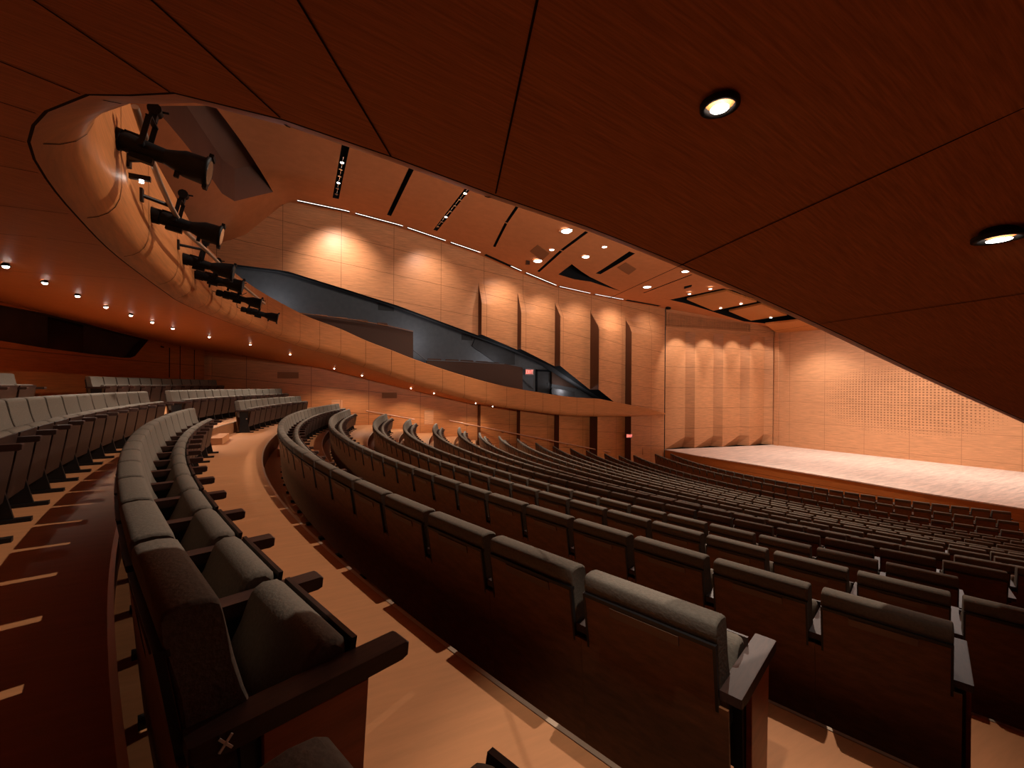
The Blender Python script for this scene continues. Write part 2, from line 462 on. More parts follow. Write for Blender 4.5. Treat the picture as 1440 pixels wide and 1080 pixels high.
# rear flat part
mb = MB(); nu = 40
us = [-9 + (BU[0] + 9)*i/nu for i in range(nu + 1)]
for a, b in zip(us, us[1:]):
    nz = 6
    for j in range(nz):
        za1 = zbot(a) + (gceil(a, VW) + .02 - zbot(a))*j/nz; za2 = zbot(a) + (gceil(a, VW)+.02 - zbot(a))*(j+1)/nz
        zb1 = zbot(b) + (gceil(b, VW) + .02 - zbot(b))*j/nz; zb2 = zbot(b) + (gceil(b, VW)+.02 - zbot(b))*(j+1)/nz
        mb.quad((a, VW, za1), (b, VW, zb1), (b, VW, zb2), (a, VW, za2))
    mb.quad((a, VW, zbot(a)), (b, VW, zbot(b)), (b, VW+.35, zbot(b)), (a, VW+.35, zbot(a)), 1)
struct(mb.build('wall_left', [M['wall_up'], M['black']]))
for i in range(5):
    mb = MB(); u1, u2 = BU[i], BU[i+1]
    cols = 12; rows = 26
    def P(cu, rz, i=i, u1=u1, u2=u2):
        u = u1 + (u2-u1)*cu
        zt = gceil(u, VW) + .02; zb = zbot(u) if i < 4 else -5.5
        if i == 4: zb = -5.5
        z = zb + (zt - zb)*rz
        return (u, VW - ddepth(i, z)*(1 - cu), z)
    for c_ in range(cols):
        for r_ in range(rows):
            vv = [P(c_/cols, r_/rows), P((c_+1)/cols, r_/rows), P((c_+1)/cols, (r_+1)/rows), P(c_/cols, (r_+1)/rows)]
            mb.add(vv, [(0,1,2,3)], 0, False)
        a, b = P(c_/cols, 0), P((c_+1)/cols, 0)
        mb.quad(a, b, (b[0], VW+.4, b[2]), (a[0], VW+.4, a[2]), 1)
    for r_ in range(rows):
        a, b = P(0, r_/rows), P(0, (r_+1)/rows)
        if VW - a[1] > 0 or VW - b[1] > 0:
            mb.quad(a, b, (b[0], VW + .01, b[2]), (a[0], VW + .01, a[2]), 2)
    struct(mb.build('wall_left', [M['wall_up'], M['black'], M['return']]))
# lower wall below the balcony
mb = MB()
LOWU = [-3.6] + BU[:5] + [BU[4] + .001]
def zlow(u): return fsof(u) + .35
segs = [(-9, BU[0], 0)] + [(BU[i], BU[i+1], DM[i]*.9) for i in range(4)]
for u1, u2, d in segs:
    nn = 14
    for j in range(nn):
        a = u1 + (u2-u1)*j/nn; b = u1 + (u2-u1)*(j+1)/nn
        va = VW - d*(1 - j/nn); vb = VW - d*(1 - (j+1)/nn)
        mb.quad((a, va, -6), (b, vb, -6), (b, vb, zlow(b)), (a, va, zlow(a)))
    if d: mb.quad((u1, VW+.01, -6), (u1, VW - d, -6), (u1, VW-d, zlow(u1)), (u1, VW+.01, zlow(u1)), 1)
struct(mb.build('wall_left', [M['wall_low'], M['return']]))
# right wall, only seen in passing
mb = MB(); mb.quad((-9, VR, -6), (40, VR, -6), (40, VR, 9), (-9, VR, 9)); struct(mb.build('wall_right', M['wall_low']))

# ---- rear wall with the control-room window
def rear_pt(px, py):
    return hitf(px, py, lambda p: p.x - rear_u(min(25, p.y)), 2, 40)
bw = [rear_pt(x, y) for x, y in [(0, 479), (60, 489), (125, 497.5), (172, 503), (183, 503.2), (190, 500.5), (209, 478), (120, 455), (60, 440), (0, 429)]]
hole = [(p.y, p.z) for p in bw]
for p in hole: pass
hole = [(3.0, hole[0][1]*.82)] + hole + [(3.0, hole[-1][1]*.98 + .35)]
outer = [(VR, -1.2), (VW, -1.2), (VW, 3.4), (VR, 3.4)]
hole = [(a, min(b, 3.2)) for a, b in hole]
struct(surf('wall_rear', outer, [hole], lambda v, z: (rear_u(v), v, z), .8, M['wall_rear']))
mb = MB()
hs = subdivide_loop(hole, .4)
for a, b in zip(hs, hs[1:] + hs[:1]):
    mb.quad((rear_u(a[0]), a[0], a[1]), (rear_u(b[0]), b[0], b[1]), (rear_u(b[0])-.25, b[0], b[1]), (rear_u(a[0])-.25, a[0], a[1]), 0)
vv_ = [2.5 + i*.5 for i in range(40)]
for a, b in zip(vv_, vv_[1:]):
    mb.quad((rear_u(a)-.25, a, .2), (rear_u(b)-.25, b, .2), (rear_u(b)-.25, b, 3.4), (rear_u(a)-.25, a, 3.4), 0)
struct(mb.build('window_1', [M['boothwall']]))
g1, g2 = rear_pt(84, 470), rear_pt(132, 480)
mb = MB(); ya, yb = g1.y, g2.y; m_ = 6
for j in range(m_):
    a = ya + (yb-ya)*j/m_; b = ya + (yb-ya)*(j+1)/m_
    mb.quad((rear_u(a)-.235, a, .4), (rear_u(b)-.235, b, .4), (rear_u(b)-.235, b, 3.3), (rear_u(a)-.235, a, 3.3))
struct(mb.build('window_2', [M['booth']]))
# doors and trims on the rear wall
def rear_strip(px, y1, y2, w, name, mat, d=.02):
    p, q = rear_pt(px, y1), rear_pt(px, y2)
    mb = MB(); mb.box((rear_u(p.y) + d/2, p.y, (p.z+q.z)/2), (d, w, abs(p.z-q.z))); struct(mb.build(name, mat))
rear_strip(238, 489, 531, .05, 'trim_2', M['seam']); rear_strip(253, 480, 540, .03, 'trim_3', M['seam'])
rear_strip(273, 492, 540, .04, 'trim_4', M['seam'])
a_, b_ = rear_pt(220, 487), rear_pt(238, 489.5)
mb = MB(); mb.box(((rear_u(a_.y)+rear_u(b_.y))/2 + .01, (a_.y+b_.y)/2, a_.z), (.02, abs(b_.y-a_.y), .05)); struct(mb.build('trim_5', M['seam']))
p = on_wall(295, 500, VW - .05)
mb = MB(); mb.box((p.x, p.y, .2), (.16, .10, 3.6)); struct(mb.build('trim_6', M['wall_low']))

# ---- upper rear wall (above the balcony, closes the volume) and balcony recess on the left
mb = MB(); mb.quad((-8.5, VR, 1.5), (-8.5, VW+3, 1.5), (-8.5, VW+3, 9), (-8.5, VR, 9)); struct(mb.build('wall_rear', M['wall_low']))
mb = MB(); VB = 25.0
for i in range(33):
    a = -9 + i; mb.quad((a, VB, -3), (a+1, VB, -3), (a+1, VB, 7), (a, VB, 7))
mb.quad((24, VB, -3), (24, VW, -3), (24, VW, 7), (24, VB, 7))
struct(mb.build('wall_balcony', M['grey']))
# underside of the upper wall over the recess
mb = MB(); us2 = [-9 + i*.75 for i in range(41)]
for a, b in zip(us2, us2[1:]):
    mb.quad((a, VW+.3, zbot(a)), (b, VW+.3, zbot(b)), (b, VB, zbot(b)+.4), (a, VB, zbot(a)+.4))
struct(mb.build('ceiling_balcony', M['dgrey']))

# ---- balcony rim
RIM_N = [(5.54,1.26,-.25),(4.08,1.37,.09),(3.06,1.46,.35),(2.38,1.53,.52),(1.85,1.62,.66),(1.29,1.72,.80),(.81,1.78,.88),(.35,1.8,.95),(-.05,1.84,1.01),(-.40,1.94,1.06),(-.56,2.07,1.08),(-.72,2.2,1.11),(-.94,2.48,1.14),(-1.17,2.93,1.18),(-1.30,3.44,1.19),(-1.42,4.21,1.21),(-1.55,5.45,1.24),
         (-1.63,7.6,1.29),(-1.66,8.6,1.33),(-1.62,10.8,1.46),(-1.28,13.6,1.56),(-.60,16.1,1.56),(.29,17.84,1.41),(1.54,19.08,1.19),(2.67,19.75,.84),(3.87,20.08,.48),(5.04,20.41,.12),(7.33,20.79,-.51),(9.9,21.12,-1.08),(12.4,21.45,-1.45),(14.99,21.72,-1.76),(17.6,21.75,-1.88),(20.05,21.72,-1.92),(22.2,22.15,-1.93),(23.95,22.55,-1.92)]
RIM_R = [(23.95,VR+.2,-1.95),(20,VR+.9,-1.92),(15.5,-.9,-1.7),(12,.1,-1.35),(9.0,.75,-.95),(7.0,1.1,-.6)]
rim = [Vector(p) for p in RIM_R + RIM_N]
# resample with Catmull-Rom, keeping the tight near corner faceted as built from flat panels
def catmull(P, n):
    out_ = []
    for i in range(len(P) - 1):
        p0 = P[max(i-1, 0)]; p1 = P[i]; p2 = P[i+1]; p3 = P[min(i+2, len(P)-1)]
        m = max(1, min(n, int((p2-p1).length/.25)))
        for j in range(m):
            t = j/m
            out_.append(.5*((2*p1) + (-p0+p2)*t + (2*p0-5*p1+4*p2-p3)*t*t + (-p0+3*p1-3*p2+p3)*t**3))
    out_.append(P[-1]); return out_
RIM = catmull(rim, 6)
opening = [(p.x, p.y) for p in RIM] + [(24.3, VW-.02), (24.3, VR+.05)]
def sof_z(u, v):
    best = 1e9; e = 0
    for p in RIM:
        d = (p.x-u)**2 + (p.y-v)**2
        if d < best: best = d; e = p.z - fsof(p.x)
    return fsof(u) + e*math.exp(-math.sqrt(best)/1.1)
def on_soffit(px, py, dz=0): return hitf(px, py, lambda p: p.z - sof_z(p.x, p.y) - dz, .3, 30)
outer = [(-8.4, VR+.01), (24.2, VR+.01), (24.2, VR+.04), (24.25, VW-.01), (-8.4, VW-.01)]
opening = [(p.x, p.y) for p in RIM]
soff_outer = [(-8.4, VR+.01), (23.96, VR+.01)] + [(p.x, p.y) for p in RIM] + [(23.97, VW-.01), (-8.4, VW-.01)]
struct(surf('ceiling_soffit', soff_outer, [], lambda u, v: (u, v, sof_z(u, v)), .45, M['soffit']))

# nose and fascia swept along the rim
def normals(P):
    out_ = []
    for i in range(len(P)):
        d = P[min(i+1, len(P)-1)] - P[max(i-1, 0)]; d.z = 0; d.normalize()
        out_.append(Vector((d.y, -d.x, 0)))
    return out_
NR = normals(RIM)
c_ = Vector((8, 11, 0))
NR = [n_ if (c_ - p).dot(n_) > 0 else -n_ for p, n_ in zip(RIM, NR)]
PROF = [(0, 0), (.012, .001), (.05, .012), (.11, .035), (.165, .075), (.205, .13), (.23, .20), (.24, .29), (.235, .6), (.23, 1.14), (.17, 1.17), (.05, 1.17), (.04, .2)]
def taper(p):   #      # the fascia dies into the wall next to the stage
    t = (p.x - 17.0)/6.95
    return 1 - .92*max(0, min(1, t))**1.1
mb = MB(); nP = len(PROF); gv = []
for i in range(len(RIM)):
    tp = taper(RIM[i])
    for d, h in PROF: gv.append(RIM[i] + NR[i]*d*max(.3, tp) + Vector((0, 0, h*tp)))
for j0, j1, mi, sm_ in ((0, 1, 1, False), (1, 9, 0, True), (9, nP-1, 0, False)):
    w = j1 - j0 + 1
    vv = [gv[i*nP + j] for i in range(len(RIM)) for j in range(j0, j1+1)]
    mb.add(vv, [(i*w + j, (i+1)*w + j, (i+1)*w + j+1, i*w + j+1) for i in range(len(RIM)-1) for j in range(w-1)], mi, sm_)
# panel joints round the nose
acc = 0
for i in range(1, len(RIM) - 1):
    acc += (RIM[i] - RIM[i-1]).length
    stepj = .62 if -1.3 < RIM[i].x < .2 and RIM[i].y < 3.2 else 1.15
    if acc > stepj and RIM[i].x < 17:
        acc = 0; t_ = (RIM[i+1] - RIM[i-1]).normalized()*.006
        for j in range(2, 9):
            q = []
            for (sg, jj) in ((-1, j), (1, j), (1, j+1), (-1, j+1)):
                d, h = PROF[jj]; q.append(RIM[i] + NR[i]*(d+.003) + Vector((0, 0, h - (.002 if jj < 6 else 0))) + t_*sg)
            mb.add(q, [(0,1,2,3)], 1)
struct(mb.build('trim_7', [M['nose'], M['seam']]))
# joints in the soffit, running from the rim to the walls
joints = [((420,0),(550,219)), ((755,0),(697,271)), ((960,371),(1440,150)), ((1171,452),(1440,412)), ((1350,520),(1440,517)), ((215,0),(394,164)), ((50,0),(240,129)), ((0,85),(113,131)), ((0,142),(50,158)), ((0,190),(36,199)), ((0,232),(54,242)), ((0,288),(96,300)), ((0,328),(140,344)), ((0,380),(198,394))]
mb = MB()
for (a, b) in joints:
    pa, pb = on_soffit(*a), on_soffit(*b); d = pb - pa; d.z = 0
    pa2 = pa - d*(.6 if d.length < 2.5 else .15)
    nn = 14; side = Vector((-d.y, d.x, 0)).normalized()*.0035
    pts = []
    for j in range(nn + 1):
        p = pa2 + (pb - pa2)*j/nn; p.z = sof_z(p.x, p.y) - .004; pts.append(p)
    for p, q in zip(pts, pts[1:]): mb.quad(p - side, q - side, q + side, p + side)
struct(mb.build('trim_8', M['seam']))

# ---- balcony floor and dark parapets inside the left arm
def offs(i, d, dz): return RIM[i] + NR[i]*d + Vector((0, 0, dz))
mb = MB()
for i in range(len(RIM) - 1):
    if RIM[i].y > 3.0 and RIM[i].x < 23 and RIM[i].y > 2:
        a, b = RIM[i], RIM[i+1]; ka, kb = taper(a), taper(b)
        oa = Vector((a.x if a.x > 0 else -8.4, VB if a.x > 0 else a.y, a.z + .3*ka)); ob = Vector((b.x if b.x > 0 else -8.4, VB if b.x > 0 else b.y, b.z + .3*kb))
        mb.quad(a + Vector((0,0,.3*ka)), b + Vector((0,0,.3*kb)), ob, oa)
struct(mb.build('floor_balcony', M['dgrey']))
def wall_poly(name, pts, v, th, mat, kind=True):
    P3 = [on_wall(x, y, v) for x, y in pts]; n_ = len(P3)
    mb = MB(); mb.add([(p.x, v, p.z) for p in P3] + [(p.x, v + th, p.z) for p in P3], [tuple(range(n_)), tuple(reversed(range(n_, 2*n_)))] + [(i, (i+1) % n_, n_ + (i+1) % n_, n_ + i) for i in range(n_)])
    o = mb.build(name, mat)
    if kind: struct(o)
    return o, P3
_, pp1 = wall_poly('wall_parapet', [(384,437),(440,443.5),(500,451),(545,459),(581,467),(581,512),(540,510),(470,490),(410,470)], 21.75, .12, M['brownblk'])
wall_poly('wall_parapet', [(600,506.5),(650,508),(709,511.5),(735,517),(735,552),(690,548),(640,535),(600,522)], 22.7, .10, M['brownblk'])
wall_poly('wall_parapet', [(790,548),(808,551),(808,565),(776,560),(776,546)], 24.2, .10, M['dgrey'])
wall_poly('wall_parapet', [(776,516),(776,540),(822,548),(834,556),(800,520)], 24.7, .10, M['brownblk'])
wall_poly('wall_parapet', [(668,476),(724,494),(724,513),(700,512),(664,487)], 24.8, .1, M['dgrey'])
mb = MB()
rt = [on_wall(x, y, 21.7) for x, y in [(384,436),(440,442.5),(500,450),(545,458),(581,466)]]
mb.tube(rt, .02, 6); tag(mb.build('balcony_rail', M['grille']), 'thin rail along the top of the dark side balcony parapet', 'railing')
mb = MB(); rt = [on_wall(x, y, 22.3) for x, y in [(581,492),(599,506.5),(650,508.5),(709,512)]]
mb.tube(rt, .025, 6); tag(mb.build('stair_rail', M['grey']), 'grey stair rail dropping from the dark parapet end to the lower balcony wall', 'railing')

def balc_chair(px, py, v, w, lab_, gr):
    p = on_wall(px, py, v); m = MB(); m.prism([(-.02,-.5),(-.10,0),(-.04,.05),(.02,0),(.06,-.5)], -w/2, w/2, 0, .02)
    o = m.build('balcony_chair', M['brownblk'], None, p); o.rotation_euler = (0, 0, -1.5); tag(o, lab_, 'chair', gr)
for (x, y) in [(418,440.5),(452,443.5),(480,447),(510,450.5),(538,455)]: balc_chair(x, y, 22.1, .5, 'dark chair top just showing over the side balcony parapet rail', 'chair tops behind the long balcony parapet')
for (x, y) in [(611,505.5),(636,506.5),(657,507.5),(678,509),(694,510.5)]: balc_chair(x, y, 23.1, .8, 'dark chair back in the lower side balcony left of the EXIT sign', 'chairs in the lower side balcony')

# ---- exit door in the balcony recess
p1, p2 = on_wall(755, 522, VB-.02), on_wall(773, 552, VB-.02)
dr = MB(); w_ = p2.x - p1.x; cz = (p1.z + p2.z)/2; h_ = abs(p1.z - p2.z); cx = (p1.x+p2.x)/2
dr.box((cx, VB-.03, cz), (w_, .05, h_)); do = struct(dr.build('door_1', M['dgrey']))
fr = MB()
for s in (-1, 1): fr.box((cx + s*(w_/2+.05), VB-.05, cz), (.12, .1, h_+.2))
fr.box((cx, VB-.05, cz + h_/2 + .05), (w_+.2, .1, .14)); fo = fr.build('door_frame', M['black'], do)
ph = on_wall(770, 541, VB-.08); hb = MB(); hb.box((ph.x, ph.y, ph.z), (.05, .05, .25)); hb.build('door_handle', M['metal'], do)
def exit_sign(c, w, facing, label):
    """red EXIT sign: box with four letters; facing = rotation about z"""
    t = empty('exit_sign', c, facing)
    b = MB(); b.box((0, 0, 0), (w, .06, w*.62)); b.build('sign_box', M['exitbox'], t)
    lt = MB(); s = w/5.2; th = s*.2; y = -.034
    def bar(x1, z1, x2, z2):
        d = Vector((x2-x1, 0, z2-z1)); ln = d.length; a = math.atan2(d.z, d.x)
        lt.box(((x1+x2)/2, y, (z1+z2)/2), (ln + th, .006, th), 0, Matrix.Rotation(-a, 3, 'Y'))
    hh = s*.85
    x = -1.65*s
    bar(x-.3*s, -hh, x-.3*s, hh); [bar(x-.3*s, q, x+.3*s, q) for q in (-hh, 0, hh)]
    x = -.55*s; bar(x-.32*s, -hh, x+.32*s, hh); bar(x-.32*s, hh, x+.32*s, -hh)
    x = .55*s; bar(x, -hh, x, hh)
    x = 1.55*s; bar(x, -hh, x, hh); bar(x-.36*s, hh, x+.36*s, hh)
    lt.build('sign_letters', M['exit'], t)
    return tag(t, label, 'exit sign')
pe = on_wall(744.5, 523, VB-.5)
exit_sign(pe, .62, 0, 'lit red EXIT sign beside the grey door up in the side balcony')
pe = on_wall(885, 613, VW-.62)
exit_sign(pe, .42, math.radians(-25), 'small EXIT sign above the stage side door at the foot of the left wall')
# handrail beside the door
mb = MB(); rt = [on_wall(x, y, VB-.4) for x, y in [(735, 533), (750, 546)]]
mb.tube(rt, .05, 6); tag(mb.build('stair_rail', M['grey']), 'short sloping handrail left of the grey balcony door', 'railing')
# doors by the stage
for n_, (a, b) in enumerate([((889, 609), (905, 642)), ((906, 609), (924, 644))]):
    q1, q2 = on_wall(a[0], a[1], VW-.34+.16*n_), on_wall(b[0], b[1], VW-.34+.16*n_)
    d = MB(); d.box(((q1.x+q2.x)/2, q1.y, (q1.z-5.4)/2), (q2.x-q1.x-.03, .05, q1.z+5.4), 0, Matrix.Rotation(math.radians(7.5), 3, 'Z'))
    dd = struct(d.build('door_%d' % (n_+2), M['wall_side']))
    hb = MB(); hb.box(((q2.x-.15 if n_ == 0 else q1.x+.15), q1.y-.05, -4.4), (.04, .04, .5)); hb.build('door_handle', M['chrome'], dd)

# ---- main ceiling with its slots, openings and coves
def strip_px(a, b, w):
    pa, pb = on_ceiling(*a), on_ceiling(*b)
    d = Vector((pb.x-pa.x, pb.y-pa.y)).normalized(); n_ = Vector((-d.y, d.x))*w/2
    return [(pa.x-n_.x, pa.y-n_.y), (pb.x-n_.x, pb.y-n_.y), (pb.x+n_.x, pb.y+n_.y), (pa.x+n_.x, pa.y+n_.y)]
def poly_px(pts): return [(p.x, p.y) for p in (on_ceiling(*q) for q in pts)]
slots = [strip_px((487,200),(472,279),.26), strip_px((581,232),(547,303),.20), strip_px((662,260),(612,324),.20), strip_px((729,288),(712,313),.13), strip_px((711.5,314),(695,347),.13),
         strip_px((825,326),(790,352),.15), strip_px((789,353),(757,382),.15), strip_px((889,355),(841,385),.30), strip_px((973,386),(905,412),.10)]
tri = poly_px([(804,371.5),(785,386),(830,396),(873,409.5)])
recess = poly_px([(215,149),(302,149),(384,270),(330,283),(312,272)])
stagehole = poly_px([(926,418),(942,421.5),(1017,405.5),(1030,408),(1135,447.5),(1128,450),(1084,455.5),(1046,452)])
holes = slots + [tri, recess, stagehole]
outer = [(-8.5, VR), (38.5, VR), (38.5, VW), (-8.5, VW)]
struct(surf('ceiling', outer, holes, lambda u, v: (u, v, gceil(u, v)), .8, M['ceiling']))
mb = MB()
for hi, h in enumerate(holes):
    dep = .45 if hi < len(slots) else (.9 if hi != len(holes)-2 else 1.3)
    mi = 0 if hi != len(holes)-2 else 1
    hs = subdivide_loop(h, .5)
    top = []
    for a, b in zip(hs, hs[1:] + hs[:1]):
        za, zb = gceil(*a), gceil(*b)
        mb.quad((a[0], a[1], za), (b[0], b[1], zb), (b[0], b[1], zb+dep), (a[0], a[1], za+dep), mi)
    mb.add([(a[0], a[1], gceil(*a)+dep) for a in h], [tuple(range(len(h)))], mi)
struct(mb.build('ceiling_slots', [M['black'], M['recess']]))

# reflector panels over the stage
pan_px = [[(966,421.5),(1021,409.5),(1064,424.5),(1003,437)], [(1025,438),(1071,428),(1107,443.5),(1056,451)], [(1076,456),(1131,450),(1162,463.5),(1094,469.5)]]
for n_, pts in enumerate(pan_px):
    P3 = [on_ceiling(*q) for q in pts]; P3 = [p*((p.length-(.35 if n_ < 2 else 2.5))/p.length) for p in P3]
    mb = MB(); m4 = len(P3); up = Vector((0,0,.12))
    mb.add(P3 + [p + up for p in P3], [(0,1,2,3), (7,6,5,4)] + [(i, (i+1) % 4, 4 + (i+1) % 4, 4 + i) for i in range(4)])
    tag(mb.build('reflector_panel', M['rib']), ['ribbed orange wood reflector panel hung over the stage, nearest the seating', 'ribbed orange wood reflector panel over the stage, between its two neighbours', 'ribbed orange wood reflector panel over the stage, touching the back wall'][n_], 'ceiling panel', 'acoustic reflectors over the stage')

# cove lights where the ceiling meets the left wall
cove = [((418,283.5),(490,301.5)), ((498,304.5),(562,324)), ((569,325.5),(623,341.5)), ((630,344),(673,356.5)), ((679,360),(728,383)), ((734,386),(783,400.5)), ((788,402),(833,411)), ((840,412.5),(883,419)), ((888,420),(935,428.5))]
words = ['rearmost', 'second', 'third', 'fourth', 'fifth', 'sixth', 'seventh', 'eighth', 'ninth']
for n_, (a, b) in enumerate(cove):
    pa, pb = on_ceiling(*a), on_ceiling(*b); pa.y = pb.y = VW - .42
    zz_ = lambda p: gceil(p.x, VW-.42)
    t = empty('cove_light', ((pa.x+pb.x)/2, VW-.42, 0)); t.location.z = zz_(t.location)
    mb = MB(); lb = MB(); m = 10; ox = t.location
    for j in range(m):
        u1 = pa.x + (pb.x-pa.x)*j/m; u2 = pa.x + (pb.x-pa.x)*(j+1)/m
        z1, z2 = gceil(u1, VW-.42), gceil(u2, VW-.42)
        def q(v0, v1, dz, M_, mi=0): M_.quad(*[(x - ox.x, v - ox.y, z - ox.z + dz) for x, v, z in ((u1, v0, z1), (u2, v0, z2), (u2, v1, z2), (u1, v1, z1))], mi)
        q(VW-.52, VW-.22, -.01, mb)
        if n_ < 8 and j > (6 if n_ == 4 else -1): q(VW-.47, VW-.40, -.02, lb)
    mb.build('slot', M['black'], t)
    if lb.f: lb.build('lamp_strip', M['lampbig'], t)
    tag(t, '%s slot light along the ceiling edge above the left wall, counted from the rear' % words[n_], 'ceiling light', 'cove lights along the left wall')

# track fixtures in slots 1 and 3
def slot_fixtures(a, b, n, lit, label):
    pa, pb = on_ceiling(*a), on_ceiling(*b)
    t = empty('track_light', (pa+pb)/2); o = t.location
    mb = MB(); mb.tube([pa - o + Vector((0,0,.05)), pb - o + Vector((0,0,.05))], .02, 6); mb.build('track', M['chrome'], t)
    for j in range(n):
        p = pa + (pb-pa)*((j+.5)/n) - o
        h = MB(); h.tube([p + Vector((0,0,.12)), p + Vector((-.02,.02,-.03))], .06, 10, radii=[.05, .075]); lamp = h.build('spot_head', M['chrome'], t)
        if j in lit:
            l = MB(); l.tube([p + Vector((-.02,.02,-.03)), p + Vector((-.02,.02,-.045))], .065, 10); e = l.build('lamp', M['lampcell'], t)
    return tag(t, label, 'ceiling light')
slot_fixtures((483,222),(473,276), 6, (0, 3), 'chrome spotlights on a track in the ceiling slot farthest from the stage')
slot_fixtures((659,266),(614,321), 7, (0, 4), 'chrome spotlights on a track in the ceiling slot third from the left')

# round ceiling fittings
def disc_light(px, py, r, label, mat='lamp', fn=on_ceiling, ring='metal', name='downlight', group='round lights in the ceiling', flat=False):
    p = fn(px, py) if not isinstance(px, Vector) else px
    t = empty(name, p)
    mb = MB(); seg = 20
    vs = []
    for rr, dz in ((r*1.28, -.004), (r*1.28, -.018), (r, -.020), (r*.92, .02)):
        vs += [(math.cos(2*PI*k/seg)*rr, math.sin(2*PI*k/seg)*rr, dz) for k in range(seg)]
    fs = [(i*seg+k, i*seg+(k+1) % seg, (i+1)*seg+(k+1) % seg, (i+1)*seg+k) for i in range(3) for k in range(seg)]
    mb.add(vs, fs, 0, True); mb.build('trim_ring', M[ring], t)
    lm = MB()
    if flat: lm.add([(math.cos(2*PI*k/seg)*r*.6, math.sin(2*PI*k/seg)*r*.6, -.021) for k in range(seg)], [tuple(reversed(range(seg)))])
    else: lm.tube([(0,0,.01),(0,0,-.02),(0,0,-.035),(0,0,-.042)], 0, seg, radii=[r*.9, r*.9, r*.7, r*.25])
    lm.build('lamp', M[mat], t)
    return tag(t, label, 'downlight', group)
for (x, y, r, lab) in [(798,325,.30,'large round ceiling light beside the curved slot, nearest the balcony edge'), (757,367,.27,'large round ceiling light next to the square grille near the left wall'), (776,351,.13,'small round ceiling light between two large ones'), (850,347,.12,'small round ceiling light in front of the dark triangular opening'),
                   (824,361,.20,'round ceiling light at the tip of the dark triangular opening'), (910,403.5,.24,'round ceiling light just before the last thin slot near the stage'), (964,381.5,.2,'half hidden ceiling light against the balcony edge near the stage')]:
    disc_light(x, y, r, lab, 'lampcell', ring='chrome')
for (x, y, lab) in [(969.6,413,'small ceiling light over the stage front, left of a pair'), (998.9,406,'small ceiling light over the stage front, right of a pair'), (1013.3,433,'small light by the black gap, left one over mid stage'), (1042,427,'small light by the black gap, right one over mid stage'),
                (1084,446.5,'small light in the black gap before the last reflector'), (1112.7,468,'small light at the back wall under the last reflector, left one'), (1143.8,464,'small light at the back wall under the last reflector, right one')]:
    p = on_ceiling(x, y); disc_light(p*((p.length-.5)/p.length), None, .10, lab, 'lampcell', group='small lights over the stage')
# speaker and grilles
def ceiling_box(name, pts, th, mat, label, cat):
    P3 = [on_ceiling(*q) for q in pts]; n4 = len(P3); dn = Vector((0,0,-th))
    mb = MB(); mb.add([p + dn for p in P3] + [p - dn*.2 for p in P3], [tuple(range(n4)), tuple(reversed(range(n4, 2*n4)))] + [(i, (i+1) % n4, n4 + (i+1) % n4, n4+i) for i in range(n4)])
    tag(mb.build(name, mat), label, cat)
ceiling_box('ceiling_grille', [(756,344),(773,356),(762,366),(745,353)], .02, M['grille'], 'square brown air grille in the ceiling beside a large round light', 'vent')
ceiling_box('ceiling_grille', [(880,369),(895,378),(884,386),(868,376)], .02, M['grille'], 'square air grille in the ceiling between two slots', 'vent')
ceiling_box('smoke_detector', [(740,366),(745,367),(745,371),(739,371)], .05, M['brownblk'], 'small dark round detector on the ceiling near the left wall', 'detector')
ceiling_box('ceiling_slot_cover', [(962,403),(973,400.5),(972,402.5),(962,405.5)], .04, M['black'], 'short black slot in the ceiling before the stage opening', 'ceiling slot')
p = on_wall(941.5, 433, 22.2); mb = MB(); mb.tube([p, p + Vector((-.35,-.1,-.05))], .12, 12); tag(mb.build('wall_camera', M['black']), 'small black camera high where hall wall meets stage wall', 'camera')

# wall grilles
for (pts, lab) in [([(390,523),(420,525),(420,534),(390,532)], 'brown wall grille under the balcony, left of the two'), ([(537,552),(558,554),(558,562),(537,560)], 'brown wall grille under the balcony, nearer the stage')]:
    P3 = [on_wall(x, y) for x, y in pts]; mb = MB(); c0 = P3[0]; w_ = P3[1].x-P3[0].x; h_ = P3[0].z-P3[3].z
    mb.box((c0.x+w_/2, VW-.02, c0.z-h_/2), (w_, .03, h_)); 
    for j in range(6): mb.box((c0.x+w_/2, VW-.045, c0.z-h_*(j+.5)/6), (w_, .02, h_*.06), 0)
    tag(mb.build('wall_grille', M['grille']), lab, 'vent', 'wall grilles below the side balcony')
for (pts, lab) in [([(532,426),(554,430),(554,440),(532,436)], 'dark grille on the grey balcony wall, left of two'), ([(649,470),(664,474),(664,481),(649,478)], 'dark grille on the grey balcony wall, right of two')]:
    P3 = [on_wall(x, y, VB) for x, y in pts]; mb = MB(); c0 = P3[0]; w_ = P3[1].x-P3[0].x; h_ = P3[0].z-P3[3].z
    mb.box((c0.x+w_/2, VB-.03, c0.z-h_/2), (w_, .04, h_)); tag(mb.build('wall_grille', M['dgrey']), lab, 'vent', 'grilles on the balcony wall')
# light wall plates
for (x, y, lab) in [(474, 573, 'pale narrow wall plate behind the nearest row end'), (603, 587, 'pale narrow wall plate on the left wall nearer the stage')]:
    p = on_wall(x, y); mb = MB(); mb.box((p.x, VW-.015, p.z), (.5, .02, .75)); tag(mb.build('wall_plate', M['wall_up']), lab, 'wall panel')

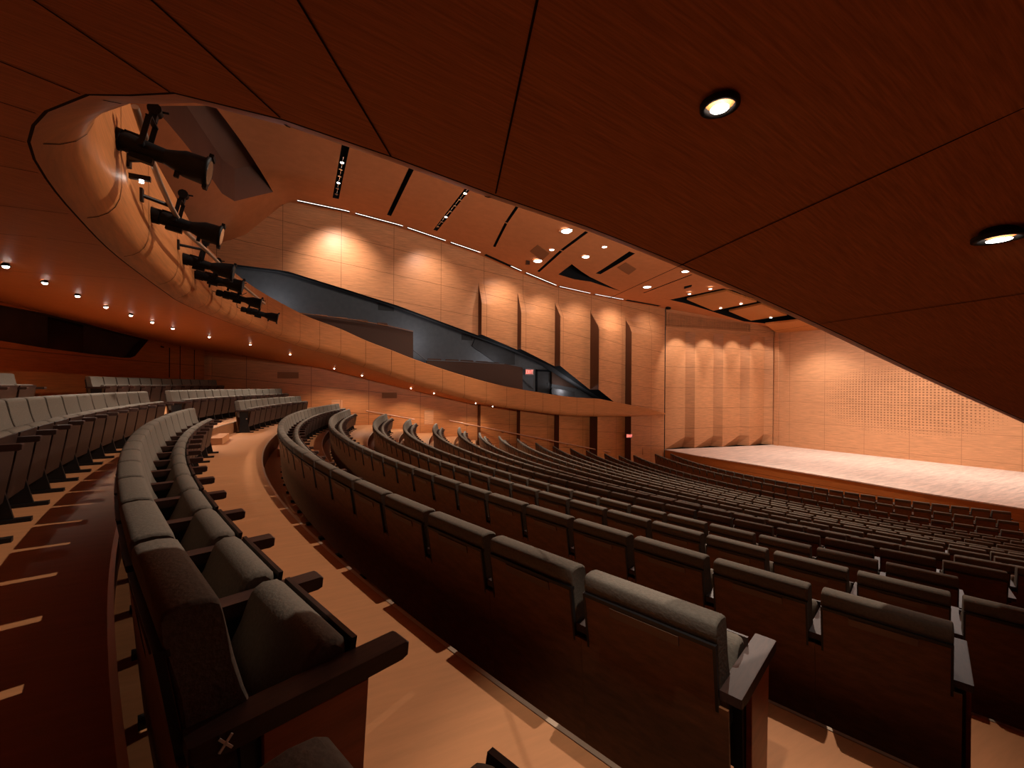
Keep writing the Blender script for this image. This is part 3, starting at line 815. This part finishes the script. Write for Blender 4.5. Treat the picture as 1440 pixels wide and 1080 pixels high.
# handrails on the left wall
def handrail(a, b, lab):
    pa, pb = on_wall(*a, VW-.62), on_wall(*b, VW-.62)
    t = empty('handrail', pa)
    mb = MB(); mb.tube([Vector((0,0,0)), pb - pa], .035, 8); mb.build('rail', M['rail'], t)
    n = int((pb-pa).length/2)
    for j in range(n):
        p = (pb-pa)*((j+.5)/n); m = MB(); m.tube([p, p + Vector((0, .1, -.08)), p + Vector((0, .62, -.1))], .012, 6); m.build('bracket', M['metal'], t)
    tag(t, lab, 'handrail')
handrail((515,578),(583,590), 'short wooden handrail on the left wall behind the second and third row ends')
handrail((632,591.5),(858,636), 'long sloping wooden handrail on the left wall down to the stage door')

# ================================================================== THEATRE CHAIR
def chair_parts():
    W = .497; h = W/2
    back = MB()
    prof = [(.002,.80),(-.006,.83),(-.008,.868),(-.003,.879),(.01,.885),(.045,.888),(.078,.883),(.093,.874),(.100,.85),(.106,.82),(.122,.74),(.142,.66),(.168,.58),(.20,.51),(.235,.455),(.22,.425),(.12,.425),(.07,.43),(.055,.50),(.035,.60),(.02,.70)]
    back.prism(prof, -h, h, 0, .010, True)
    shell = MB()
    shell.prism([(-.012,.795),(.004,.795),(.062,.43),(.085,.06),(.067,.06),(.045,.43)], -h+.004, h-.004, 0)
    shell.prism([(.022,.575),(.036,.575),(.082,.06),(.066,.06)], -.2765, .2765, 0)
    shell.prism([(-.016,.806),(.010,.806),(.012,.790),(-.013,.790)], -h, h, 1)
    shell.prism([(-.013,.79),(.003,.79),(.060,.43),(.043,.43)], -h, -h+.010, 1); shell.prism([(-.013,.79),(.003,.79),(.060,.43),(.043,.43)], h-.010, h, 1)
    plate = MB(); plate.prism([(-.0165,.786),(-.012,.786),(-.004,.748),(-.0085,.748)], -.13, .13, 0)
    seat = MB()
    seat.prism([(.225,.40),(.20,.43),(.205,.48),(.25,.58),(.275,.645),(.29,.672),(.318,.686),(.355,.682),(.378,.662),(.382,.63),(.362,.55),(.33,.46),(.30,.40),(.26,.385)], -h+.012, h-.012, 0, .02, True)
    pan = MB()
    pan.prism([(.39,.665),(.404,.665),(.372,.43),(.33,.16),(.31,.16),(.335,.43)], -h+.006, h-.006, 0)
    arm = MB()
    arm.prism([(.03,.632),(.03,.598),(.10,.585),(.50,.592),(.515,.598),(.518,.63),(.51,.636)], -.036, .036, 0, .004)
    stand = MB()
    stand.prism([(.12,.03),(.14,.30),(.12,.59),(.33,.59),(.32,.30),(.38,.03)], -.014, .014, 0)
    stand.box((.26, 0, .015), (.42, .055, .03))
    bolt = MB(); bolt.tube([(.30,-.016,.385),(.30,-.03,.385)], .018, 10)
    return back, shell, plate, seat, pan, arm, stand, bolt
PT = chair_parts()
MAT = [M['fabric'], [M['shell'], M['trim']], M['plate'], M['fabric'], M['pan'], M['arm'], M['metal'], M['bolt']]
NAMES = ['backrest', 'back_shell', 'number_plate', 'seat_cushion', 'seat_pan', 'armrest', 'standard', 'pivot_bolt']
MESH = [pt.mesh(nm, mt if isinstance(mt, list) else [mt]) for pt, nm, mt in zip(PT, NAMES, MAT)]
# low-detail joined mesh for chairs only a few pixels wide
def join(parts, drop=()):
    J = MB(); mats = [M['fabric'], M['shell'], M['trim'], M['arm'], M['metal'], M['pan']]
    remap = {0: {0: 0}, 1: {0: 1, 1: 2}, 3: {0: 0}, 4: {0: 5}, 5: {0: 3}, 6: {0: 4}}
    for i, p in enumerate(parts):
        if i in (2, 7) or i in drop: continue
        dy = -.2775 if i in (5, 6) else 0
        b = len(J.v); J.v += [(x, y+dy, z) for x, y, z in p.v]
        for f, m, s in zip(p.f, p.m, p.sm): J.f.append([b+q for q in f]); J.m.append(remap[i][m]); J.sm.append(s)
    return J, mats
JB, JM = join(PT)
JMESH = JB.mesh('theatre_chair', JM)

_e = MB(); _e.prism([(.17,.05),(.16,.588),(.40,.588),(.37,.05)], -.312, -.294, 0, .003); ENDP = _e.mesh('end_panel', [M['endpanel']])
def make_chair(loc, rz, sy, far_arm, first=False):
    t = empty('theatre_chair', loc, rz); t.scale = (1, sy, 1)
    for i, me in enumerate(MESH):
        o = bpy.data.objects.new(NAMES[i], me); C.objects.link(o); o.parent = t
        if i in (5, 6, 7): o.location = (0, -.2775, 0)
    if first:
        o = bpy.data.objects.new('end_panel', ENDP); C.objects.link(o); o.parent = t
    if far_arm:
        for i in (5, 6):
            o = bpy.data.objects.new(NAMES[i], MESH[i]); C.objects.link(o); o.parent = t; o.location = (0, .2775, 0)
    return t

chairs = []      # (size, row, index in block, block, loc, rz, scale, far end?)
def add_row(k, tA, tB, block, pp):
    """chairs from angle tA (near end) to tB; returns the count"""
    r, uc, V = ROW[k][:3]; n = int(round((tB - tA)*r/pp)); out_ = []
    for i in range(n):
        t = tA + (i + .5)*pp/r
        p = Vector((uc - r*math.cos(t), V + r*math.sin(t), zf(k)))
        q = proj(p + Vector((0,0,.85)))
        if q is None: continue
        x, y, Y = q
        if x > 1478 or x < -130: continue
        out_.append((p, -t, F*pp/Y, i == 0))
    m = len(out_)
    for j, (p, rz, s, f0) in enumerate(out_):
        chairs.append(dict(size=s, row=k, j=j, block=block, loc=p, rz=rz, sy=pp/.555, last=(j == m-1), first=f0))
def ang(k, v): r, uc, V = ROW[k][:3]; return math.asin(max(-1, min(1, (v - V)/r)))
add_row(-2, ang(-2, 2.5), ang(-2, 11.5), 'near', .56); add_row(-2, ang(-2, 13.9), ang(-2, 20.6), 'far', .56)
add_row(-1, ang(-1, 2.2), ang(-1, 11.3), 'near', .57); add_row(-1, ang(-1, 12.5), ang(-1, 20.8), 'far', .57)
add_row(0, ang(0, 1.03), ang(0, 10.1), 'near', .572); add_row(0, ang(0, 14.0), ang(0, 19.8), 'far', .56)
for k in range(1, 19):
    r, uc, V, pp, tn = ROW[k]
    nb = {1: 1, 2: 1, 3: 2, 17: 1, 18: 0}.get(k)
    if nb is None:      # runs on to the aisle, out of the picture
        nb = int((V + r*math.sin(tn) - 1.05)/pp)
    add_row(k, tn - nb*pp/r, ang(k, 21.3), 'main', pp)

ORD = ['first','second','third','fourth','fifth','sixth','seventh','eighth','ninth','tenth','eleventh','twelfth','thirteenth','fourteenth','fifteenth','sixteenth','seventeenth','eighteenth','nineteenth','twentieth']
TENS = {20: 'twenty', 30: 'thirty', 40: 'forty'}
def ordw(n):
    if n < 20: return ORD[n]
    n += 1; t = n//10*10; u = n % 10
    if u == 0: return {20: 'twentieth', 30: 'thirtieth', 40: 'fortieth'}[t]
    return TENS[t] + '-' + ORD[u-1]
def chair_label(c):
    k, o, b = c['row'], ordw(c['j']), c['block']
    if k == -2: return ('pale grey theatre chair, %s from the left in the topmost rear row, left block' if b == 'near' else 'pale grey theatre chair, %s right of the aisle in the topmost rear row') % o
    if k == -1: return ('brown-looking theatre chair, %s from the left in the second rear row, left block' if b == 'near' else 'brown-looking theatre chair, %s right of the aisle in the second rear row') % o
    if k == 0: return ('theatre chair facing right, %s from the foreground in the row curving up at left' if b == 'near' else 'theatre chair, %s in the short block just behind the first full curved row') % o
    if k in (1, 2, 3): return 'olive grey theatre chair, %s from the near aisle end of the %s full curved row' % (o, ordw(k-1))
    if k in (17, 18): return 'olive grey theatre chair, %s from the right end of the %s row before the stage' % (o, 'second' if k == 17 else 'last')
    return 'olive grey theatre chair, %s from the right of the %s full curved row' % (o, ordw(k-1))
chairs.sort(key=lambda c: -c['size'])
GR = {-2: 'chairs of the topmost rear row', -1: 'chairs of the second rear row', 0: 'chairs of the row beside the camera'}
rest = MB()
for n_, c in enumerate(chairs):
    if n_ < 300:
        if c['size'] > 13:
            t = make_chair(c['loc'], c['rz'], c['sy'], c['last'], c['first'] and 0 <= c['row'] < 4 and c['block'] != 'far')
        else:
            t = bpy.data.objects.new('theatre_chair', JMESH); C.objects.link(t)
            t.location = c['loc']; t.rotation_euler = (0, 0, c['rz']); t.scale = (1, c['sy'], 1)
        tag(t, chair_label(c), 'chair', GR.get(c['row'], 'chairs of the curved stalls rows'))
    else:
        R_ = Matrix.Translation(c['loc']) @ Matrix.Rotation(c['rz'], 4, 'Z') @ Matrix.Diagonal((1, c['sy'], 1, 1))
        b = len(rest.v); rest.v += [tuple(R_ @ Vector(p)) for p in JB.v]
        rest.f += [[b+q for q in f] for f in JB.f]; rest.m += JB.m; rest.sm += JB.sm
if rest.f:
    o = rest.build('theatre_seating', JM); o['kind'] = 'stuff'
    tag(o, 'mass of olive grey theatre chairs farther down the stalls towards the stage', 'chairs')
print('CHAIRS', len(chairs), chairs[299]['size'] if len(chairs) > 299 else None)

# tip-up seat next to the foreground armrest, and the taped cross on that armrest
r0, uc0, V0 = ROW[0][:3]
tA = ang(0, .575) - .2485/r0
t = make_chair((uc0 - r0*math.cos(tA), V0 + r0*math.sin(tA), zf(0)), -tA, 1, False)
tag(t, 'grey chair back corner at the bottom edge, below the taped armrest', 'chair', GR[0])
tA = ang(0, 1.03) + .286/r0; bx_ = Vector((uc0 - r0*math.cos(tA), V0 + r0*math.sin(tA), zf(0)))
mb = MB()
for s in (-1, 1): mb.box((.09, -.328, .612), (.036, .002, .005), 0, Matrix.Rotation(s*.9, 3, 'Y'))
o = mb.build('tape_cross', M['white'], None, bx_); o.rotation_euler = (0, 0, -tA)
tag(o, 'small white tape X on the side of the foreground armrest', 'tape mark')

# aisle steps at left and centre-rear
for n_, (v, ka) in enumerate([(13.0, -1), (13.0, 0)]):
    u = UK(ka+1, v, OFF) - .0
    zz = (zf(ka) + zf(ka+1))/2
    mb = MB(); mb.box((u + .18, v-.9 if ka == 0 else v-1.1, (zz + zf(ka+1))/2), (.36, 1.1, zz - zf(ka+1)), 0)
    struct(mb.build('floor_step', M['floor']))

# ================================================================== SPOTLIGHTS ON THE BALCONY FRONT
pipe_px = [(190,150),(203,190),(213,225),(224,255),(240,290),(262,327),(290,352),(318,380),(345,405),(372,427)]
fix_px = [((138,186),(277,236),3.2), ((203,297),(298,330),4.5), ((249,360),(318,382),6.0), ((273,384),(332,402),6.9), ((311,413),(361,426),8.4), ((346,436),(384,446),10.0)]
centres = []
for (a, b, Y) in fix_px:
    centres.append(ray((a[0]+b[0])/2, (a[1]+b[1])/2)*Y)
mb = MB()
pipe_pts = []
dists = [3.05, 3.25, 3.45, 3.75, 4.2, 4.9, 5.8, 6.9, 8.2, 9.6]
for (x, y), Y in zip(pipe_px, dists): pipe_pts.append(ray(x, y)*Y)
mb.tube(pipe_pts, .024, 8); tp = empty('lighting_pipe', (0,0,0)); mb.build('pipe', M['pipe'], tp)
for i in (2, 4, 6, 8):
    p = pipe_pts[i]; k = min(range(len(RIM)), key=lambda q: (RIM[q]-Vector((p.x,p.y,RIM[q].z))).length)
    w_ = RIM[k] + NR[k]*.235 + Vector((0,0,p.z - RIM[k].z))
    m = MB(); m.tube([w_, p], .018, 6); m.box(w_, (.05, .05, .12)); m.build('bracket', M['metal'], tp)
tag(tp, 'bent grey pipe carrying the stage lights along the balcony front', 'pipe')
lab = ['largest and nearest black stage spotlight at upper left', 'second black stage spotlight from the top, below the bright work light', 'third black stage spotlight from the top', 'fourth black stage spotlight from the top, overlapping the one above', 'fifth black stage spotlight from the top', 'lowest and farthest black stage spotlight on the balcony front']
def spot_part_meshes():
    body = MB(); body.tube([(-.38,0,0),(-.36,0,0),(-.29,0,0),(-.28,0,0),(-.12,0,0),(-.02,0,0),(.12,0,0)], 0, 16, radii=[.05,.062,.062,.052,.070,.062,.055])
    body.tube([(-.26,0,0),(-.15,0,0)], .078, 16); body.box((-.02,0,-.075), (.14,.05,.05)); body.box((-.1,0,.07), (.10,.03,.03)); body.tube([(-.33,.06,0),(-.33,-.06,0)], .02, 8)
    barrel = MB(); barrel.tube([(.10,0,0),(.17,0,0),(.23,0,0),(.36,0,0),(.365,0,0),(.39,0,0),(.39,0,0)], 0, 20, radii=[.052,.075,.098,.105,.118,.118,.10])
    barrel.box((.385,0,.12), (.03,.10,.03)); barrel.box((.385,0,-.12), (.03,.06,.03)); barrel.box((.2,0,-.10), (.03,.03,.05))
    lens = MB(); lens.tube([(.388,0,0),(.393,0,0)], 0, 20, radii=[.098,.09])
    yoke = MB()
    for s in (-1, 1): yoke.box((-.02, s*.088, .10), (.035,.008,.24))
    yoke.box((-.02,0,.22), (.04,.184,.010)); 
    for s in (-1, 1): yoke.tube([(-.02, s*.07, 0), (-.02, s*.11, 0)], .022, 8)
    clamp = MB(); clamp.box((-.02,0,.265), (.05,.05,.08)); clamp.tube([(-.02,-.035,.31),(-.02,.035,.31)], .045, 10); clamp.tube([(-.02,0,.31),(.06,0,.33)], .008, 6)
    cable = MB(); cable.tube([(-.38,0,0),(-.45,0,.01),(-.48,0,.08),(-.47,.01,.2),(-.42,.03,.33),(-.35,.03,.40)], .008, 6)
    return [('body', body, M['spotblack']), ('lens_barrel', barrel, M['spotblack']), ('lens', lens, M['glass']), ('yoke', yoke, M['spotblack']), ('clamp', clamp, M['spotblack']), ('cable', cable, M['trim'])]
SP = [(n_, m.mesh(n_, [mt])) for n_, m, mt in spot_part_meshes()]
for i, cpt in enumerate(centres):
    t = bpy.data.objects.new('stage_spotlight', None); C.objects.link(t)
    a, b, Y = fix_px[i]
    aim = Vector((1, .02, -.21)).normalized()
    t.location = cpt
    x = aim; yv = Vector((0,0,1)).cross(x).normalized(); zv = x.cross(yv)
    t.rotation_euler = Matrix((x, yv, zv)).transposed().to_euler()
    for n_, me in SP:
        o = bpy.data.objects.new(n_, me); C.objects.link(o); o.parent = t
    tag(t, lab[i], 'spotlight', 'stage spotlights on the balcony front')
# work light
pw = ray(199, 257)*3.55
t = empty('work_light', pw); m = MB(); m.tube([(0,0,0),(.0,.0,.02)], .016, 8); m.build('lamp', M['lamp'], t)
m = MB(); m.box((-.02,.0,.04), (.16,.03,.04)); m.build('bracket', M['metal'], t)
tag(t, 'tiny bright work light on an arm between the two upper spotlights', 'light')

# ================================================================== DOWNLIGHTS IN THE SOFFIT
dl = [(8,370),(63,394),(109,413),(149,429),(184,441),(214,451),(243,460),(294,472),(352,483),(408,497),(470,517),(509,527),(578,545),(610,552),(669,566),(695,572),(1012,140),(1405,327)]
def spot(name, loc, aim, power, angle, blend=.3, size=.03, col=(1,.86,.70)):
    l = bpy.data.lights.new(name, 'SPOT'); l.energy = power; l.spot_size = math.radians(angle); l.spot_blend = blend
    l.shadow_soft_size = size; l.color = col
    o = bpy.data.objects.new(name, l); C.objects.link(o); o.location = loc
    d = Vector(aim) - Vector(loc); o.rotation_euler = d.to_track_quat('-Z', 'Y').to_euler()
    return o
for i, (x, y) in enumerate(dl):
    p = on_soffit(x, y) - Vector((0,0,.02 if i < 16 else .006))
    if i == 15: p = Vector((8.9, 19.6, sof_z(8.9, 19.6)))
    big = i > 15
    lbl = ('round downlight in the dark ceiling at the right edge' if i == 17 else 'bright starry downlight in the dark ceiling overhead') if big else 'small downlight under the balcony, %s from the left of the curved line' % ordw(i)
    disc_light(p, None, (.042, .055)[i-16] if big else .034, lbl, 'lamp', group='downlights under the balcony', flat=big)
    spot('downlight_lamp', p + Vector((0,0,-.055)), p + Vector((0,0,-3)), (75, 6)[i-16] if big else (110 if 5 < i < 15 else 66), (56 if big else 128), .5, .03, (1,.88,.76))

# ================================================================== LIGHTS
warm = (1, .84, .70)
spot('house_key', (6.2, 4.5, 7.95), (-.2, 4.3, -1.3), 2400, 62, .5, .05, warm)
spot('house_light', (6.6, 12, 7.8), (1.6, 11.8, -1.8), 1900, 62, .6, .08, warm)
spot('house_light', (15.5, 11, 6.05), (8.5, 10.5, -4), 3600, 96, .6, .08, warm)
spot('house_light', (9.0, 18, 7.3), (4.5, 18, -2.6), 1600, 84, .6, .08, warm)
spot('house_light', (22.5, 12, 5.6), (17.5, 12, -5.2), 2600, 100, .6, .08, warm)
# unseen fill spots added on the house-right balcony front to brighten ceiling and left wall
for u, v in ((3, 1.9), (7, 1.6), (11, .9), (16, -.6)):
    zt = interp(u, [p.x for p in RIM if p.y < 2][::-1] if False else [3, 7, 11, 16], [1.75, .75, 0, -.5])
    spot('added_fill_uplight', (u, v, zt + .15), (u + 3, 15, 8.2), 1500, 100, .9, .3, (1, .87, .78))
# wall washers
for (u, z, pw) in [(1.8, 8.0, 900), (6.2, 7.6, 420), (10.6, 6.6, 420), (13.4, 6.0, 300), (16, 5.8, 260), (18.8, 5.7, 420), (22, 5.6, 200)]:
    spot('wall_washer', (u, VW-2.2, z), (u+.2, VW, z-2.4), pw, 88, 1, .15, (1,.87,.78))
spot('added_rim_spot', (27, 9, 4.4), (6.5, 1.3, -.4), 1500, 34, .8, .12, (1,.87,.78))  # spot added to brighten the right-hand balcony rim
# stage
for (u, v, pw) in [(27.5, 18, 1100), (27.5, 12, 1200), (27.5, 6, 900), (32, 17, 800), (32, 11, 900), (32, 5, 800)]:
    spot('stage_light', (u, v, 4.3), (u+.8, v, -4.5), pw, 110, .8, .15, (1,.87,.78))
for v in (6, 11, 16):
    spot('stage_wash', (27.0, v, 4.6), (34, v + .5, -1.0), 1100, 90, 1, .3, (1,.87,.78))
for i in range(4):
    a = (bx[i] + bx[i+1])/2
    spot('stage_side_light', (a.x, a.y-2.4, 4.4), (a.x-.1, a.y+.3, 1.6), 430 - 40*i, 66, .5, .05, (1,.87,.78))
# balcony recess
for u, z in ((6, 2.6), (11, 1.3), (-1, 4.0), (16, -.2)):
    l = bpy.data.lights.new('balcony_light', 'POINT'); l.energy = 30; l.shadow_soft_size = .1; l.color = (.93,.94,1)
    o = bpy.data.objects.new('balcony_light', l); C.objects.link(o); o.location = (u, 23.9, z)

w = bpy.data.worlds.new('World'); bpy.context.scene.world = w; w.use_nodes = True
w.node_tree.nodes['Background'].inputs[0].default_value = (.9, .5, .3, 1)
w.node_tree.nodes['Background'].inputs[1].default_value = .01

# ================================================================== CAMERA
cd = bpy.data.cameras.new('camera'); cam = bpy.data.objects.new('camera', cd); C.objects.link(cam)
cd.sensor_width = 36; cd.lens = 36*F/1440; cd.shift_y = (Y0-540)/1440; cd.clip_start = .02; cd.clip_end = 200
fwd = Vector((CU, SU, 0)); right = Vector((SU, -CU, 0)); up = Vector((0,0,1))
c, s = math.cos(ROLL), math.sin(ROLL)
# the picture's horizon falls to the right by ROLL
r2 = right*c + up*s; u2 = -right*s + up*c
Mx = Matrix((r2, u2, -fwd)).transposed()
cam.rotation_euler = Mx.to_euler(); cam.location = (0, 0, 0)
bpy.context.scene.camera = cam
vs = bpy.context.scene.view_settings
vs.view_transform = 'Standard'; vs.look = 'None'; vs.gamma = 1; vs.exposure = 0.25; vs.use_curve_mapping = False
